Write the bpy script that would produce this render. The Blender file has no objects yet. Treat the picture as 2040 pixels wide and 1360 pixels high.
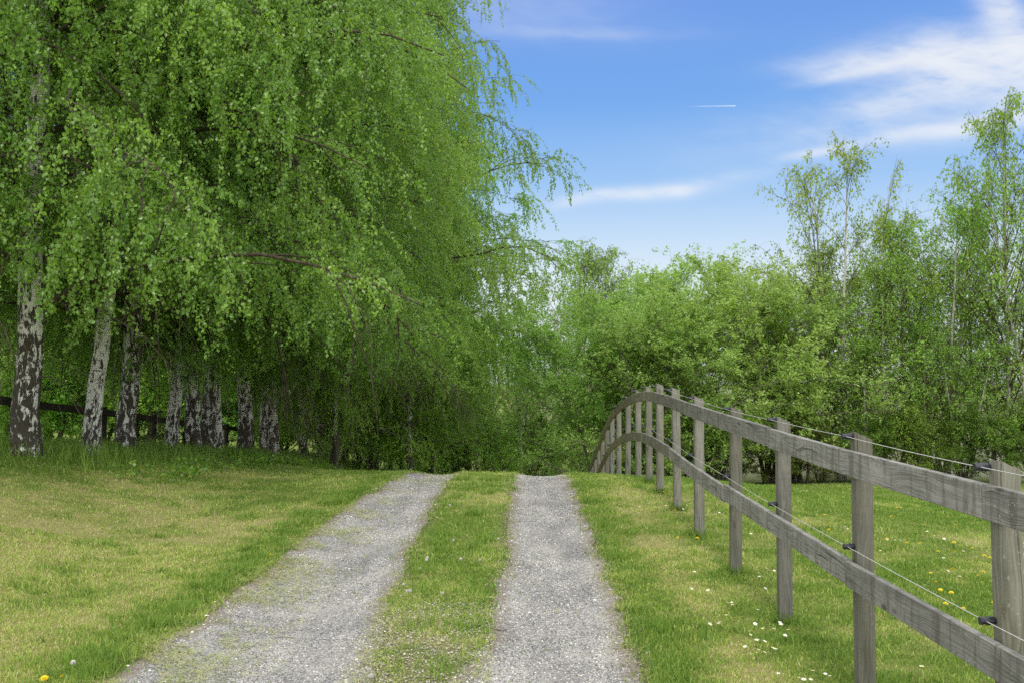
import bpy, math
import numpy as np
from mathutils import Vector

# ------------------------------------------------------------------ camera
S = bpy.context.scene
COL = S.collection
EYE = 1.5
PITCH = math.atan(80 / 2000)
cam_d = bpy.data.cameras.new('camera'); cam = bpy.data.objects.new('camera', cam_d); COL.objects.link(cam)
cam.location = (0, 0, EYE); cam.rotation_euler = (math.pi / 2 + PITCH, 0, 0)
cam_d.lens = 36 * 2000 / 2040; cam_d.sensor_width = 36; cam_d.clip_start = 0.05; cam_d.clip_end = 8000
S.camera = cam
S.view_settings.view_transform = 'Standard'; S.view_settings.look = 'None'
S.view_settings.exposure = 0.5; S.view_settings.gamma = 1.0
S.cycles.use_denoising = False
S.cycles.max_bounces = 9; S.cycles.diffuse_bounces = 6; S.cycles.glossy_bounces = 2
S.cycles.transmission_bounces = 5; S.cycles.transparent_max_bounces = 6
S.cycles.caustics_reflective = False; S.cycles.caustics_refractive = False

# ------------------------------------------------------------------ node helpers
class NT:
    def __init__(s, tree): s.t = tree; s.n = tree.nodes; s.l = tree.links
    def add(s, typ, ins=None, **props):
        nd = s.n.new(typ)
        for k, v in props.items(): setattr(nd, k, v)
        for k, v in (ins or {}).items():
            sock = nd.inputs[k]
            if isinstance(v, bpy.types.NodeSocket): s.l.new(v, sock)
            else: sock.default_value = v
        return nd
    def m(s, op, a, b=None, c=None, clamp=False):
        d = {0: a}
        if b is not None: d[1] = b
        if c is not None: d[2] = c
        return s.add('ShaderNodeMath', d, operation=op, use_clamp=clamp).outputs[0]
    def mix(s, f, a, b, typ='MIX'):
        nd = s.add('ShaderNodeMix', data_type='RGBA', blend_type=typ)
        for i, v in ((0, f), (6, a), (7, b)):
            if isinstance(v, bpy.types.NodeSocket): s.l.new(v, nd.inputs[i])
            else: nd.inputs[i].default_value = v
        return nd.outputs[2]
    def ramp(s, f, stops, interp='LINEAR'):
        nd = s.add('ShaderNodeValToRGB', {0: f}); cr = nd.color_ramp; cr.interpolation = interp
        while len(cr.elements) > 1: cr.elements.remove(cr.elements[-1])
        cr.elements[0].position = stops[0][0]; cr.elements[0].color = c4(stops[0][1])
        for p, c in stops[1:]:
            e = cr.elements.new(p); e.color = c4(c)
        return nd.outputs[0]
    def sstep(s, v, a, b):
        nd = s.add('ShaderNodeMapRange', {0: v, 1: a, 2: b, 3: 0.0, 4: 1.0}, interpolation_type='SMOOTHSTEP')
        return nd.outputs[0]
    def noise(s, vec, scale, detail=3, rough=0.5, dist=0.0):
        return s.add('ShaderNodeTexNoise', {'Vector': vec, 'Scale': scale, 'Detail': detail, 'Roughness': rough, 'Distortion': dist}).outputs[0]
    def mapping(s, vec, sc=(1, 1, 1), loc=(0, 0, 0)):
        return s.add('ShaderNodeMapping', {'Vector': vec, 'Scale': sc, 'Location': loc}).outputs[0]
def c4(c):
    if isinstance(c, (int, float)): return (c, c, c, 1)
    return tuple(c) + (1,) if len(c) == 3 else tuple(c)

# ------------------------------------------------------------------ sky and sun
SUN_EL, SUN_AZ = math.radians(47), math.radians(186)      # azimuth clockwise from +Y: behind the camera, slightly left
w = bpy.data.worlds.new('World'); S.world = w; w.use_nodes = True
t = NT(w.node_tree); t.n.clear()
tc = t.add('ShaderNodeTexCoord').outputs['Generated']
nv = t.add('ShaderNodeVectorMath', {0: tc}, operation='NORMALIZE').outputs[0]
sx = t.add('ShaderNodeSeparateXYZ', {0: nv}).outputs
hor = t.m('SQRT', t.m('ADD', t.m('MULTIPLY', sx[0], sx[0]), t.m('MULTIPLY', sx[1], sx[1])))
V = t.m('DIVIDE', sx[2], t.m('MAXIMUM', hor, 0.02))       # tangent of elevation
U = t.m('ARCTAN2', sx[0], sx[1])                          # azimuth
sky = t.add('ShaderNodeTexSky', sky_type='NISHITA', sun_disc=False, sun_elevation=SUN_EL, sun_rotation=SUN_AZ).outputs[0]
grad = t.ramp(t.m('MULTIPLY', V, 1.0, clamp=True), [(0.0, (.86, .91, .97)), (0.10, (.80, .89, .98)), (0.14, (.60, .77, .97)),
        (0.20, (.34, .58, .95)), (0.28, (.18, .42, .90)), (0.40, (.155, .335, .85)), (0.55, (.22, .40, .86)), (1.0, (.30, .46, .86))])
uv = t.add('ShaderNodeCombineXYZ', {0: U, 1: V, 2: 0.0}).outputs[0]
wisp = t.noise(t.mapping(t.add('ShaderNodeVectorRotate', {'Vector': uv, 'Angle': .35}, rotation_type='Z_AXIS').outputs[0], (10.0, 34.0, 1), (3.1, 1.7, 0)), 1.0, 9, 0.6, 0.5)
fine = t.noise(t.mapping(uv, (30.0, 90.0, 1), (7.7, 2.2, 0)), 1.0, 8, 0.6, 0.4)
tex = t.m('ADD', t.m('MULTIPLY', t.m('SUBTRACT', wisp, 0.5), 2.8), t.m('MULTIPLY', t.m('SUBTRACT', fine, 0.5), 2.0))
# (azimuth, tan elevation, half width, half height, slope, weight, texture weight)
blobs = [(.375, .300, .075, .011, -.03, .95, 1.0), (.455, .297, .085, .022, -.10, 1.25, .9), (.40, .272, .07, .016, .22, .55, 1.1), (.500, .268, .07, .020, 0, .8, .9),
         (.462, .330, .020, .024, -1.0, 1.0, .9), (.335, .293, .05, .005, .12, .35, .9), (.410, .232, .058, .0075, .06, 1.0, .5), (.47, .238, .05, .012, .25, .55, .7), (.300, .220, .034, .0042, .10, .60, .5),
         (.150, .187, .040, .0065, .05, .85, .9), (.095, .186, .030, .006, .08, .50, .9), (.062, .181, .024, .006, .25, .30, .9), (.22, .20, .05, .006, .1, .16, .9),
         (.0, .362, .15, .022, -.08, .12, .6), (.36, .245, .16, .03, .1, .20, .9), (-.02, .385, .14, .016, 0, .12, .6), (.06, .350, .10, .006, -.05, .13, .7)]
acc = None
for (cu, cv, a, b, sl, wt, tw) in blobs:
    du = t.m('SUBTRACT', U, cu)
    dv = t.m('SUBTRACT', t.m('SUBTRACT', V, cv), t.m('MULTIPLY', du, sl))
    q = t.m('ADD', t.m('POWER', t.m('ABSOLUTE', t.m('DIVIDE', du, a)), 2.0), t.m('POWER', t.m('ABSOLUTE', t.m('DIVIDE', dv, b)), 2.0))
    g = t.m('EXPONENT', t.m('MULTIPLY', q, -1.0))
    g = t.m('MULTIPLY', g, wt)
    g = t.m('MULTIPLY', g, t.m('ADD', 1.0, t.m('MULTIPLY', tex, tw)))
    g = t.m('MAXIMUM', g, 0.0)
    acc = g if acc is None else t.m('ADD', acc, g)
cl = t.m('SUBTRACT', 1.0, t.m('EXPONENT', t.m('MULTIPLY', acc, -1.25)))
col = t.mix(cl, grad, (0.93, 0.95, 0.99, 1))
over = t.m('MULTIPLY', t.sstep(V, 0.48, 1.1), 0.85)       # thin cloud added high overhead, out of view, brightened for soft white light
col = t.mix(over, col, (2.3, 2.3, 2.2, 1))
back = t.m('MULTIPLY', t.sstep(t.m('MULTIPLY', sx[1], -1.0), -.78, -.1), 0.8)   # added fill light: unseen sky whitened to the sides and behind the viewer
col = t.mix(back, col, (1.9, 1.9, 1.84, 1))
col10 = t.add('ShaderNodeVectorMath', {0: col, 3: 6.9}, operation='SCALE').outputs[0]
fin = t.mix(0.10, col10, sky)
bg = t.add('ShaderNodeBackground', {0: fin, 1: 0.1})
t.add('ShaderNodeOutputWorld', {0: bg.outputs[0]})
sd = bpy.data.lights.new('sun', 'SUN'); sd.energy = 1.5; sd.angle = math.radians(10); sd.color = (1.0, .95, .86)
sun = bpy.data.objects.new('sun', sd); COL.objects.link(sun)
dirv = Vector((math.sin(SUN_AZ) * math.cos(SUN_EL), math.cos(SUN_AZ) * math.cos(SUN_EL), math.sin(SUN_EL)))
sun.rotation_euler = dirv.to_track_quat('Z', 'Y').to_euler(); sun.location = (5, -8, 20)

# ------------------------------------------------------------------ numeric helpers
_rg = np.random.default_rng(5); _T = _rg.random((256, 256))
def vnoise(x, y, sc, seed=0):
    x = np.asarray(x, float) * sc + 37.3 * seed + 1000; y = np.asarray(y, float) * sc + 91.7 * seed + 1000
    xi = np.floor(x).astype(int); yi = np.floor(y).astype(int); fx = x - xi; fy = y - yi
    fx = fx * fx * (3 - 2 * fx); fy = fy * fy * (3 - 2 * fy)
    g = lambda a, b: _T[a & 255, b & 255]
    return (g(xi, yi) * (1 - fx) + g(xi + 1, yi) * fx) * (1 - fy) + (g(xi, yi + 1) * (1 - fx) + g(xi + 1, yi + 1) * fx) * fy
def fbm(x, y, sc, oct=4, seed=0):
    s = 0; a = 1; n = 0
    for o in range(oct): s = s + a * vnoise(x, y, sc * 2 ** o, seed + o * 7); n += a; a *= .55
    return s / n
def sst(v, a, b):
    u = np.clip((v - a) / (b - a), 0, 1); return u * u * (3 - 2 * u)

# terrain table
_cols = {
 -60: [(0, 1.0), (12, .9), (30, -.5), (60, -3), (120, -4)],
 -12: [(0, .8), (12, .85), (20, .3), (28, -.5), (42, -2), (60, -3.5), (120, -4.2)],
 -7.6: [(0, .5), (8, .72), (12, .78), (15, .48), (19.6, .12), (24, -.25), (28, -.55), (35, -1.2), (42, -2), (60, -3.8), (120, -4.3)],
 -5.8: [(0, .35), (5, .42), (8, .58), (12, .70), (14, .52), (15, .45), (19.6, .1), (21.7, -.05), (24, -.24), (28, -.53), (35, -1.2), (42, -1.97), (60, -3.8), (120, -4.4)],
 -3.5: [(0, .03), (5, .06), (8, .12), (11, .18), (14, .2), (17, .05), (20, -.3), (24, -.85), (28, -1.45), (35, -2.5), (42, -3.2), (60, -4.2), (120, -4.5)],
 -1.9: [(0, 0), (5, .03), (9, .14), (12, .25), (14, .25), (16, .08), (18.6, -.36), (21.4, -1.0), (25, -1.85), (30, -2.7), (40, -3.7), (60, -4.4), (120, -4.5)],
 1.9: [(0, -.06), (3.4, -.05), (4.8, -.015), (6.2, .028), (7.5, .066), (9, .118), (10.5, .19), (11.8, .22), (13, .23), (14.4, .16), (15.8, .05), (17.2, -.12), (18.6, -.4), (20, -.7), (21.4, -1.04), (22.8, -1.35), (25, -1.9), (30, -2.7), (40, -3.7), (60, -4.4), (120, -4.5)],
 3.6: [(0, -.05), (6, -.03), (9, .03), (12, .08), (14, .03), (16, -.12), (20, -.55), (25, -1.15), (30, -1.7), (40, -2.6), (120, -4)],
 6: [(0, -.1), (5, -.1), (10, -.1), (15, -.3), (20, -.72), (25, -1.12), (30, -1.55), (40, -2.4), (120, -4)],
 11: [(0, -.15), (5, -.15), (10, -.25), (15, -.48), (20, -.8), (25, -1.15), (30, -1.5), (40, -2.1), (120, -3.5)],
 60: [(0, -.5), (20, -1.2), (30, -1.6), (60, -2.2), (120, -3)]}
_gx = np.arange(-60, 60.01, .2); _gy = np.arange(-10, 120.01, .2)
_ks = sorted(_cols); _tab = np.array([np.interp(_gy, [p[0] for p in _cols[k]], [p[1] for p in _cols[k]]) for k in _ks])
_Z = np.empty((len(_gx), len(_gy)))
for j in range(len(_gy)): _Z[:, j] = np.interp(_gx, _ks, _tab[:, j])
_kr = np.exp(-.5 * (np.arange(-9, 10) / 3.2) ** 2); _kr /= _kr.sum()
def _blur(A, ax):
    P = np.pad(A, [(9, 9) if i == ax else (0, 0) for i in (0, 1)], mode='edge')
    return sum(_kr[k] * (P[k:k + A.shape[0], :] if ax == 0 else P[:, k:k + A.shape[1]]) for k in range(19))
_Z = _blur(_blur(_Z, 0), 1)
# track edges (x as a function of distance)
def pw(y, pts): return np.interp(y, [p[0] for p in pts], [p[1] for p in pts])
LE = [(-10, -1.9), (3, -1.93), (5, -1.93), (6.1, -1.90), (7.3, -1.84), (9, -1.78), (11, -1.66), (13, -1.52), (14.5, -1.45), (18, -1.35), (24, -1.0), (40, .6)]
LI = [(-10, -.62), (4.6, -.62), (6, -.74), (7, -.80), (8.3, -.83), (11, -.82), (14, -.78), (18, -.72), (24, -.4), (40, 1.2)]
RI = [(-10, -.30), (4.8, -.30), (6, -.17), (7, -.10), (8.3, -.06), (11, -.02), (14, .05), (18, .1), (24, .4), (40, 2)]
RE = [(-10, .68), (3, .68), (5, .67), (7, .70), (9, .72), (11, .73), (14, .78), (18, .85), (24, 1.15), (40, 2.8)]
def jit(y, s, amp=.05): return (vnoise(y, y * 0, 2.3, s) - .5) * 2 * amp + (vnoise(y, y * 0, 9, s + 3) - .5) * amp
def rut(x, y):
    d = 0
    for a, b in ((LE, LI), (RI, RE)):
        p, q = pw(y, a), pw(y, b); c = (p + q) / 2; h = (q - p) / 2
        u = np.clip(1 - np.abs((x - c) / h) ** 2.4, 0, 1); d = d - .042 * u
    return d
def H(x, y):
    x = np.asarray(x, float); y = np.asarray(y, float)
    fx = np.clip((x + 60) / .2, 0, len(_gx) - 1.001); fy = np.clip((y + 10) / .2, 0, len(_gy) - 1.001)
    i = fx.astype(int); j = fy.astype(int); a = fx - i; b = fy - j
    z = (_Z[i, j] * (1 - a) + _Z[i + 1, j] * a) * (1 - b) + (_Z[i, j + 1] * (1 - a) + _Z[i + 1, j + 1] * a) * b
    bump = (fbm(x, y, .9, 3, 3) - .5) * .07 * sst(np.abs(x + .5), 1.5, 3) * (1 - sst(y, 40, 80))
    return z + rut(x, y) + bump
def Hs(x, y): return float(H(np.array([x]), np.array([y]))[0])
def track_mask(x, y):       # 1 on gravel
    m = 0
    for k, (a, b) in enumerate(((LE, LI), (RI, RE))):
        p = pw(y, a) + jit(y, 10 + k * 5); q = pw(y, b) + jit(y, 12 + k * 5)
        m = np.maximum(m, sst(np.minimum(x - p, q - x), -.05, .07))
    return m
cp, sp_ = math.cos(PITCH), math.sin(PITCH)
def ground_at(px, py, zoff=0.0):  # the place on the ground that a measured photo point belongs to
    dx = (px - 1020) / 2000; dz = (680 - py) / 2000
    dy = cp - dz * sp_; dz2 = sp_ + dz * cp
    tt = np.linspace(2.5, 60, 4000); X = dx * tt; Y = dy * tt; Z = EYE + dz2 * tt
    k = np.argmax(Z < H(X, Y) + zoff)
    return X[k], Y[k]

def mesh(name, V_, F_, mat=None, uv=None, smooth=False, attrs=None, matidx=None):
    V_ = np.asarray(V_, np.float32); me = bpy.data.meshes.new(name)
    Fs = F_ if isinstance(F_, list) else [F_]
    Fs = [np.asarray(f, np.int32) for f in Fs if len(f)]
    nl = sum(f.size for f in Fs); nf = sum(len(f) for f in Fs)
    me.vertices.add(len(V_)); me.vertices.foreach_set('co', V_.ravel())
    me.loops.add(nl); me.loops.foreach_set('vertex_index', np.concatenate([f.ravel() for f in Fs]))
    me.polygons.add(nf)
    tot = np.concatenate([np.full(len(f), f.shape[1], np.int32) for f in Fs])
    st = np.concatenate([[0], np.cumsum(tot)[:-1]]).astype(np.int32)
    me.polygons.foreach_set('loop_start', st); me.polygons.foreach_set('loop_total', tot)
    me.polygons.foreach_set('use_smooth', np.full(nf, smooth))
    if matidx is not None: me.polygons.foreach_set('material_index', np.asarray(matidx, np.int32))
    if uv is not None:
        l = me.uv_layers.new(name='UVMap'); l.data.foreach_set('uv', np.asarray(uv, np.float32)[np.concatenate([f.ravel() for f in Fs])].ravel())
    for k, v in (attrs or {}).items():
        v = np.asarray(v, np.float32)
        a = me.attributes.new(k, 'FLOAT', 'POINT'); a.data.foreach_set('value', v)
    for m_ in (mat if isinstance(mat, (list, tuple)) else [mat] if mat else []): me.materials.append(m_)
    me.update(calc_edges=True); me.validate()
    return me
def link(name, me, parent=None, loc=(0, 0, 0)):
    o = bpy.data.objects.new(name, me); COL.objects.link(o); o.location = loc
    if parent is not None: o.parent = parent
    return o
def tag(o, label=None, cat=None, group=None, kind=None):
    if label: o['label'] = label
    if cat: o['category'] = cat
    if group: o['group'] = group
    if kind: o['kind'] = kind
    return o
def copy_thing(r, loc, rot, label, group=None):
    c = r.copy(); COL.objects.link(c); c.location = loc; c.rotation_euler = rot; c['label'] = label
    if group: c['group'] = group
    for ch in list(r.children):
        d = ch.copy(); COL.objects.link(d); d.parent = c
    return c

def tubes(P, R, sides=6):
    """P [N,m,3], R [N,m] -> verts, quads"""
    N, m, _ = P.shape
    T = np.gradient(P, axis=1); T /= np.linalg.norm(T, axis=2, keepdims=True) + 1e-9
    ref = np.where(np.abs(T[..., 2:3]) > .9, np.array([1., 0, 0]), np.array([0, 0, 1.]))
    A = np.cross(T, ref); A /= np.linalg.norm(A, axis=2, keepdims=True) + 1e-9; B = np.cross(T, A)
    th = np.arange(sides) / sides * 2 * np.pi
    Vt = P[:, :, None, :] + R[:, :, None, None] * (np.cos(th)[None, None, :, None] * A[:, :, None, :] + np.sin(th)[None, None, :, None] * B[:, :, None, :])
    idx = np.arange(N * m * sides).reshape(N, m, sides)
    a = idx[:, :-1]; b = idx[:, 1:]
    F = np.stack([a, np.roll(a, -1, 2), np.roll(b, -1, 2), b], -1).reshape(-1, 4)
    return Vt.reshape(-1, 3), F
def join(parts):
    Vs, Fs, o = [], [], 0
    for v, f in parts: Vs.append(v); Fs.append(f + o); o += len(v)
    return np.concatenate(Vs), np.concatenate(Fs)

# ------------------------------------------------------------------ materials
def newmat(name):
    m = bpy.data.materials.new(name); m.use_nodes = True; tt = NT(m.node_tree); tt.n.clear()
    return m, tt
def finish(tt, sh, disp=None):
    o = tt.add('ShaderNodeOutputMaterial', {0: sh})
def leaf_mat(name, c1, c2, tr, gloss=.38, trans=.38):
    m, t = newmat(name)
    at = t.add('ShaderNodeAttribute', attribute_name='rnd').outputs['Fac']
    oc = t.add('ShaderNodeObjectInfo').outputs['Color']
    c = t.mix(at, c4(c1), c4(c2)); c = t.mix(1.0, c, oc, 'MULTIPLY')
    yel = t.sstep(at, .93, 1.0)
    c = t.mix(t.m('MULTIPLY', yel, .55), c, (.42, .46, .09, 1))
    p = t.add('ShaderNodeBsdfPrincipled', {'Base Color': c, 'Roughness': gloss, 'Specular IOR Level': .8}).outputs[0]
    tc_ = t.mix(1.0, c, c4(tr), 'MULTIPLY')
    tl = t.add('ShaderNodeBsdfTranslucent', {0: tc_}).outputs[0]
    finish(t, t.add('ShaderNodeMixShader', {0: trans, 1: p, 2: tl}).outputs[0]); return m
M = {}
M['birch_leaf'] = leaf_mat('birch_leaf', (.085, .205, .028), (.255, .43, .075), (1.9, 1.75, 1.0), trans=.46)
M['bright_leaf'] = leaf_mat('bright_leaf', (.185, .32, .06), (.33, .49, .125), (1.8, 1.7, 1.0), .5)
M['hedge_leaf'] = leaf_mat('hedge_leaf', (.045, .10, .012), (.12, .20, .03), (2.0, 2.0, 1.0), .5)

def bark_birch():
    m, t = newmat('birch_bark')
    oc = t.add('ShaderNodeTexCoord').outputs['Object']; z = t.add('ShaderNodeSeparateXYZ', {0: oc}).outputs[2]
    oi = t.add('ShaderNodeObjectInfo'); dark = t.add('ShaderNodeSeparateColor', {0: oi.outputs['Color']}).outputs[0]
    off = t.add('ShaderNodeCombineXYZ', {0: t.m('MULTIPLY', oi.outputs['Random'], 40.0), 1: 0.0, 2: t.m('MULTIPLY', oi.outputs['Random'], 17.0)}).outputs[0]
    p = t.add('ShaderNodeVectorMath', {0: oc, 1: off}, operation='ADD').outputs[0]
    big = t.noise(t.mapping(p, (11, 11, 5.0)), 1.0, 5, .62, .8)
    fis = t.noise(t.mapping(p, (26, 26, 7)), 1.0, 5, .65, 1.2)
    hz = t.noise(t.mapping(p, (5, 5, 46)), 1.0, 3, .55, .3)
    base = t.m('SUBTRACT', 1.0, t.sstep(z, .05, 2.6))
    thr = t.m('SUBTRACT', t.m('SUBTRACT', .60, t.m('MULTIPLY', base, .10)), t.m('MULTIPLY', dark, .055))
    v = t.m('ADD', t.m('MULTIPLY', big, .6), t.m('MULTIPLY', fis, .4))
    blot = t.sstep(t.m('SUBTRACT', v, thr), -.012, .022)
    lent = t.m('MULTIPLY', t.sstep(hz, .62, .68), .75)
    high = t.m('MULTIPLY', t.sstep(z, 5, 9), .7)
    k = t.m('MAXIMUM', t.m('MAXIMUM', blot, lent), high, clamp=True)
    white = t.mix(t.noise(p, 3.0, 4), (.62, .61, .58, 1), (.88, .88, .86, 1))
    white = t.mix(t.m('MULTIPLY', t.noise(p, 2.1, 3), .5), white, (.46, .42, .35, 1))
    blk = t.mix(t.noise(p, 30, 3), (.012, .010, .008, 1), (.085, .068, .05, 1))
    c = t.mix(k, white, blk)
    bh = t.m('ADD', t.m('MULTIPLY', k, -1.0), t.m('MULTIPLY', fis, 1.2))
    bmp = t.add('ShaderNodeBump', {'Strength': .8, 'Distance': .02, 'Height': bh}).outputs[0]
    finish(t, t.add('ShaderNodeBsdfPrincipled', {'Base Color': c, 'Roughness': .8, 'Normal': bmp}).outputs[0]); return m
M['bark'] = bark_birch()
def simple(name, ca, cb, scale=20, rough=.85, stretch=(1, 1, .3)):
    m, t = newmat(name); oc = t.add('ShaderNodeTexCoord').outputs['Object']
    n = t.noise(t.mapping(oc, stretch), scale, 4, .6)
    b = t.add('ShaderNodeBump', {'Strength': .5, 'Distance': .01, 'Height': n}).outputs[0]
    finish(t, t.add('ShaderNodeBsdfPrincipled', {'Base Color': t.mix(t.sstep(n, .3, .7), c4(ca), c4(cb)), 'Roughness': rough, 'Normal': b}).outputs[0]); return m
M['twig'] = simple('twig_bark', (.025, .018, .012), (.10, .075, .05))
M['grey_bark'] = simple('grey_bark', (.06, .05, .035), (.22, .19, .14))
M['pale_bark'] = simple('pale_bark', (.20, .185, .15), (.62, .60, .55), 9)
M['plastic'] = simple('black_plastic', (.012, .014, .02), (.03, .034, .045), 10, .35)
M['wire'] = simple('white_wire', (.42, .42, .40), (.58, .58, .55), 60, .5)
M['old_wood'] = simple('old_dark_wood', (.012, .010, .008), (.06, .05, .04), 12)
def wood(name, st_w, val=.84):
    m, t = newmat(name)       # u = metres along the grain, v = metres across
    u = t.add('ShaderNodeUVMap').outputs[0]; oi = t.add('ShaderNodeObjectInfo')
    r = t.m('MULTIPLY', oi.outputs['Random'], 50.0)
    off = t.add('ShaderNodeCombineXYZ', {0: r, 1: r, 2: 0.0}).outputs[0]
    p = t.add('ShaderNodeVectorMath', {0: u, 1: off}, operation='ADD').outputs[0]
    warp = t.noise(t.mapping(p, (2.2, 9, 1)), 1.0, 2, .5)
    pw_ = t.add('ShaderNodeVectorMath', {0: p, 1: t.add('ShaderNodeCombineXYZ', {0: 0.0, 1: t.m('MULTIPLY', warp, .09), 2: 0.0}).outputs[0]}, operation='ADD').outputs[0]
    grain = t.noise(t.mapping(pw_, (2.5, 150, 1)), 1.0, 4, .65)
    big = t.noise(t.mapping(p, (2.2, 6, 1)), 1.0, 4, .6)
    stain = t.noise(t.mapping(p, (16, 2.2, 1)), 1.0, 4, .65, .5)
    kn = t.add('ShaderNodeTexVoronoi', {'Vector': t.mapping(p, (3.4, 9.0, 1)), 'Scale': 1.0, 'Randomness': 1.0}).outputs['Distance']
    knot = t.m('SUBTRACT', 1.0, t.sstep(kn, .05, .16))
    crack = t.sstep(t.noise(t.mapping(pw_, (1.0, 62, 1)), 1.0, 2, .5), .655, .70)
    c = t.mix(t.sstep(grain, .3, .7), (.10, .096, .088, 1), (.27, .265, .255, 1))
    c = t.mix(t.m('MULTIPLY', t.sstep(big, .42, .68), .45), c, (.36, .345, .33, 1))
    c = t.mix(t.m('MULTIPLY', t.sstep(stain, .47, .64), st_w), c, (.085, .075, .06, 1))
    c = t.mix(t.m('MULTIPLY', knot, .8), c, (.05, .04, .03, 1))
    c = t.mix(t.m('MULTIPLY', crack, .75), c, (.03, .026, .022, 1))
    lich = t.m('MULTIPLY', t.sstep(t.noise(t.mapping(p, (45, 60, 1)), 1.0, 3, .6), .60, .68), t.sstep(t.noise(t.mapping(p, (3, 5, 1)), 1.0, 3, .6), .45, .60))
    c = t.mix(t.m('MULTIPLY', lich, .55), c, (.50, .50, .48, 1))
    alg = t.m('MULTIPLY', t.add('ShaderNodeSeparateColor', {0: oi.outputs['Color']}).outputs[0], t.m('ADD', .35, t.noise(t.mapping(p, (3, 8, 1)), 1.0, 4, .6)), clamp=True)
    c = t.mix(alg, c, (.17, .16, .055, 1))
    br = t.m('ADD', val, t.m('MULTIPLY', oi.outputs['Random'], .34)); c = t.mix(1.0, c, t.add('ShaderNodeCombineXYZ', {0: br, 1: br, 2: t.m('MULTIPLY', br, .98)}).outputs[0], 'MULTIPLY')
    h = t.m('SUBTRACT', t.m('ADD', grain, t.m('MULTIPLY', stain, .4)), t.m('MULTIPLY', crack, 2.0))
    b = t.add('ShaderNodeBump', {'Strength': .7, 'Distance': .004, 'Height': h}).outputs[0]
    finish(t, t.add('ShaderNodeBsdfPrincipled', {'Base Color': c, 'Roughness': .85, 'Normal': b}).outputs[0]); return m
M['wood'] = wood('weathered_rail_wood', .62, .90); M['post_wood'] = wood('weathered_post_wood', .12, .70)
def ground_mat():
    m, t = newmat('turf')
    p = t.add('ShaderNodeTexCoord').outputs['Object']
    dry = t.add('ShaderNodeAttribute', attribute_name='dry').outputs['Fac']
    far = t.add('ShaderNodeAttribute', attribute_name='far').outputs['Fac']
    edge = t.add('ShaderNodeAttribute', attribute_name='edge').outputs['Fac']
    n1 = t.noise(p, 60, 4, .7); n2 = t.noise(p, 9, 4, .6)
    g = t.mix(t.sstep(n1, .3, .7), (.08, .12, .02, 1), (.21, .27, .05, 1))
    d = t.mix(t.sstep(n1, .3, .7), (.22, .19, .08, 1), (.46, .40, .19, 1))
    c = t.mix(t.m('ADD', t.m('MULTIPLY', dry, .85), t.m('MULTIPLY', t.m('SUBTRACT', n2, .5), .5), clamp=True), g, d)
    c = t.mix(t.m('MULTIPLY', edge, .8), c, t.mix(n1, (.09, .07, .045, 1), (.26, .22, .16, 1)))
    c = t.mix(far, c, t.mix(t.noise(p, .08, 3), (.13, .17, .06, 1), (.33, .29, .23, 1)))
    b = t.add('ShaderNodeBump', {'Strength': .8, 'Distance': .03, 'Height': n1}).outputs[0]
    finish(t, t.add('ShaderNodeBsdfPrincipled', {'Base Color': c, 'Roughness': .95, 'Specular IOR Level': .1, 'Normal': b}).outputs[0]); return m
M['ground'] = ground_mat()
def gravel_mat():
    m, t = newmat('gravel')
    p = t.add('ShaderNodeTexCoord').outputs['Object']
    edge = t.add('ShaderNodeAttribute', attribute_name='edge').outputs['Fac']
    v1 = t.add('ShaderNodeTexVoronoi', {'Vector': p, 'Scale': 105.0, 'Randomness': 1.0})
    v2 = t.add('ShaderNodeTexVoronoi', {'Vector': p, 'Scale': 230.0, 'Randomness': 1.0})
    r1 = t.add('ShaderNodeSeparateColor', {0: v1.outputs['Color']}).outputs; r2 = t.add('ShaderNodeSeparateColor', {0: v2.outputs['Color']}).outputs
    st1 = t.ramp(r1[0], [(0, (.15, .145, .145)), (.3, (.27, .26, .255)), (.55, (.40, .38, .365)), (.8, (.52, .50, .475)), (1, (.80, .77, .74))])
    st2 = t.ramp(r2[0], [(0, (.20, .185, .175)), (.5, (.38, .36, .335)), (1, (.64, .61, .57))])
    big = t.sstep(t.noise(p, 2.2, 4, .6), .38, .62)
    use1 = t.m('GREATER_THAN', r1[1], t.m('SUBTRACT', .72, t.m('MULTIPLY', big, .5)))
    c = t.mix(use1, st2, st1)
    gap = t.m('MULTIPLY', use1, t.sstep(v1.outputs['Distance'], .45, .75))
    c = t.mix(t.m('MULTIPLY', gap, .8), c, (.085, .08, .075, 1))
    dust = t.sstep(t.noise(p, 1.5, 5, .6), .40, .70)
    c = t.mix(t.m('MULTIPLY', dust, .32), c, (.47, .44, .41, 1))
    lng = t.noise(t.mapping(p, (3.2, .7, 1)), 1.0, 4, .6)
    c = t.mix(1.0, c, t.mix(t.sstep(lng, .35, .65), (.78, .79, .82, 1), (1.12, 1.13, 1.14, 1)), 'MULTIPLY')
    soil = t.m('MULTIPLY', t.sstep(t.m('ADD', edge, t.m('MULTIPLY', t.m('SUBTRACT', t.noise(p, 8, 5, .65), .5), 1.1)), .35, .95), .72)
    c = t.mix(soil, c, t.mix(r2[0], (.14, .115, .08, 1), (.32, .26, .18, 1)))
    h = t.m('ADD', t.m('MULTIPLY', t.m('SUBTRACT', 1.0, v1.outputs['Distance']), use1), t.m('MULTIPLY', t.m('SUBTRACT', 1.0, v2.outputs['Distance']), .35))
    b = t.add('ShaderNodeBump', {'Strength': 1.0, 'Distance': .012, 'Height': h}).outputs[0]
    finish(t, t.add('ShaderNodeBsdfPrincipled', {'Base Color': c, 'Roughness': .9, 'Specular IOR Level': .2, 'Normal': b}).outputs[0]); return m
M['gravel'] = gravel_mat()
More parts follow.
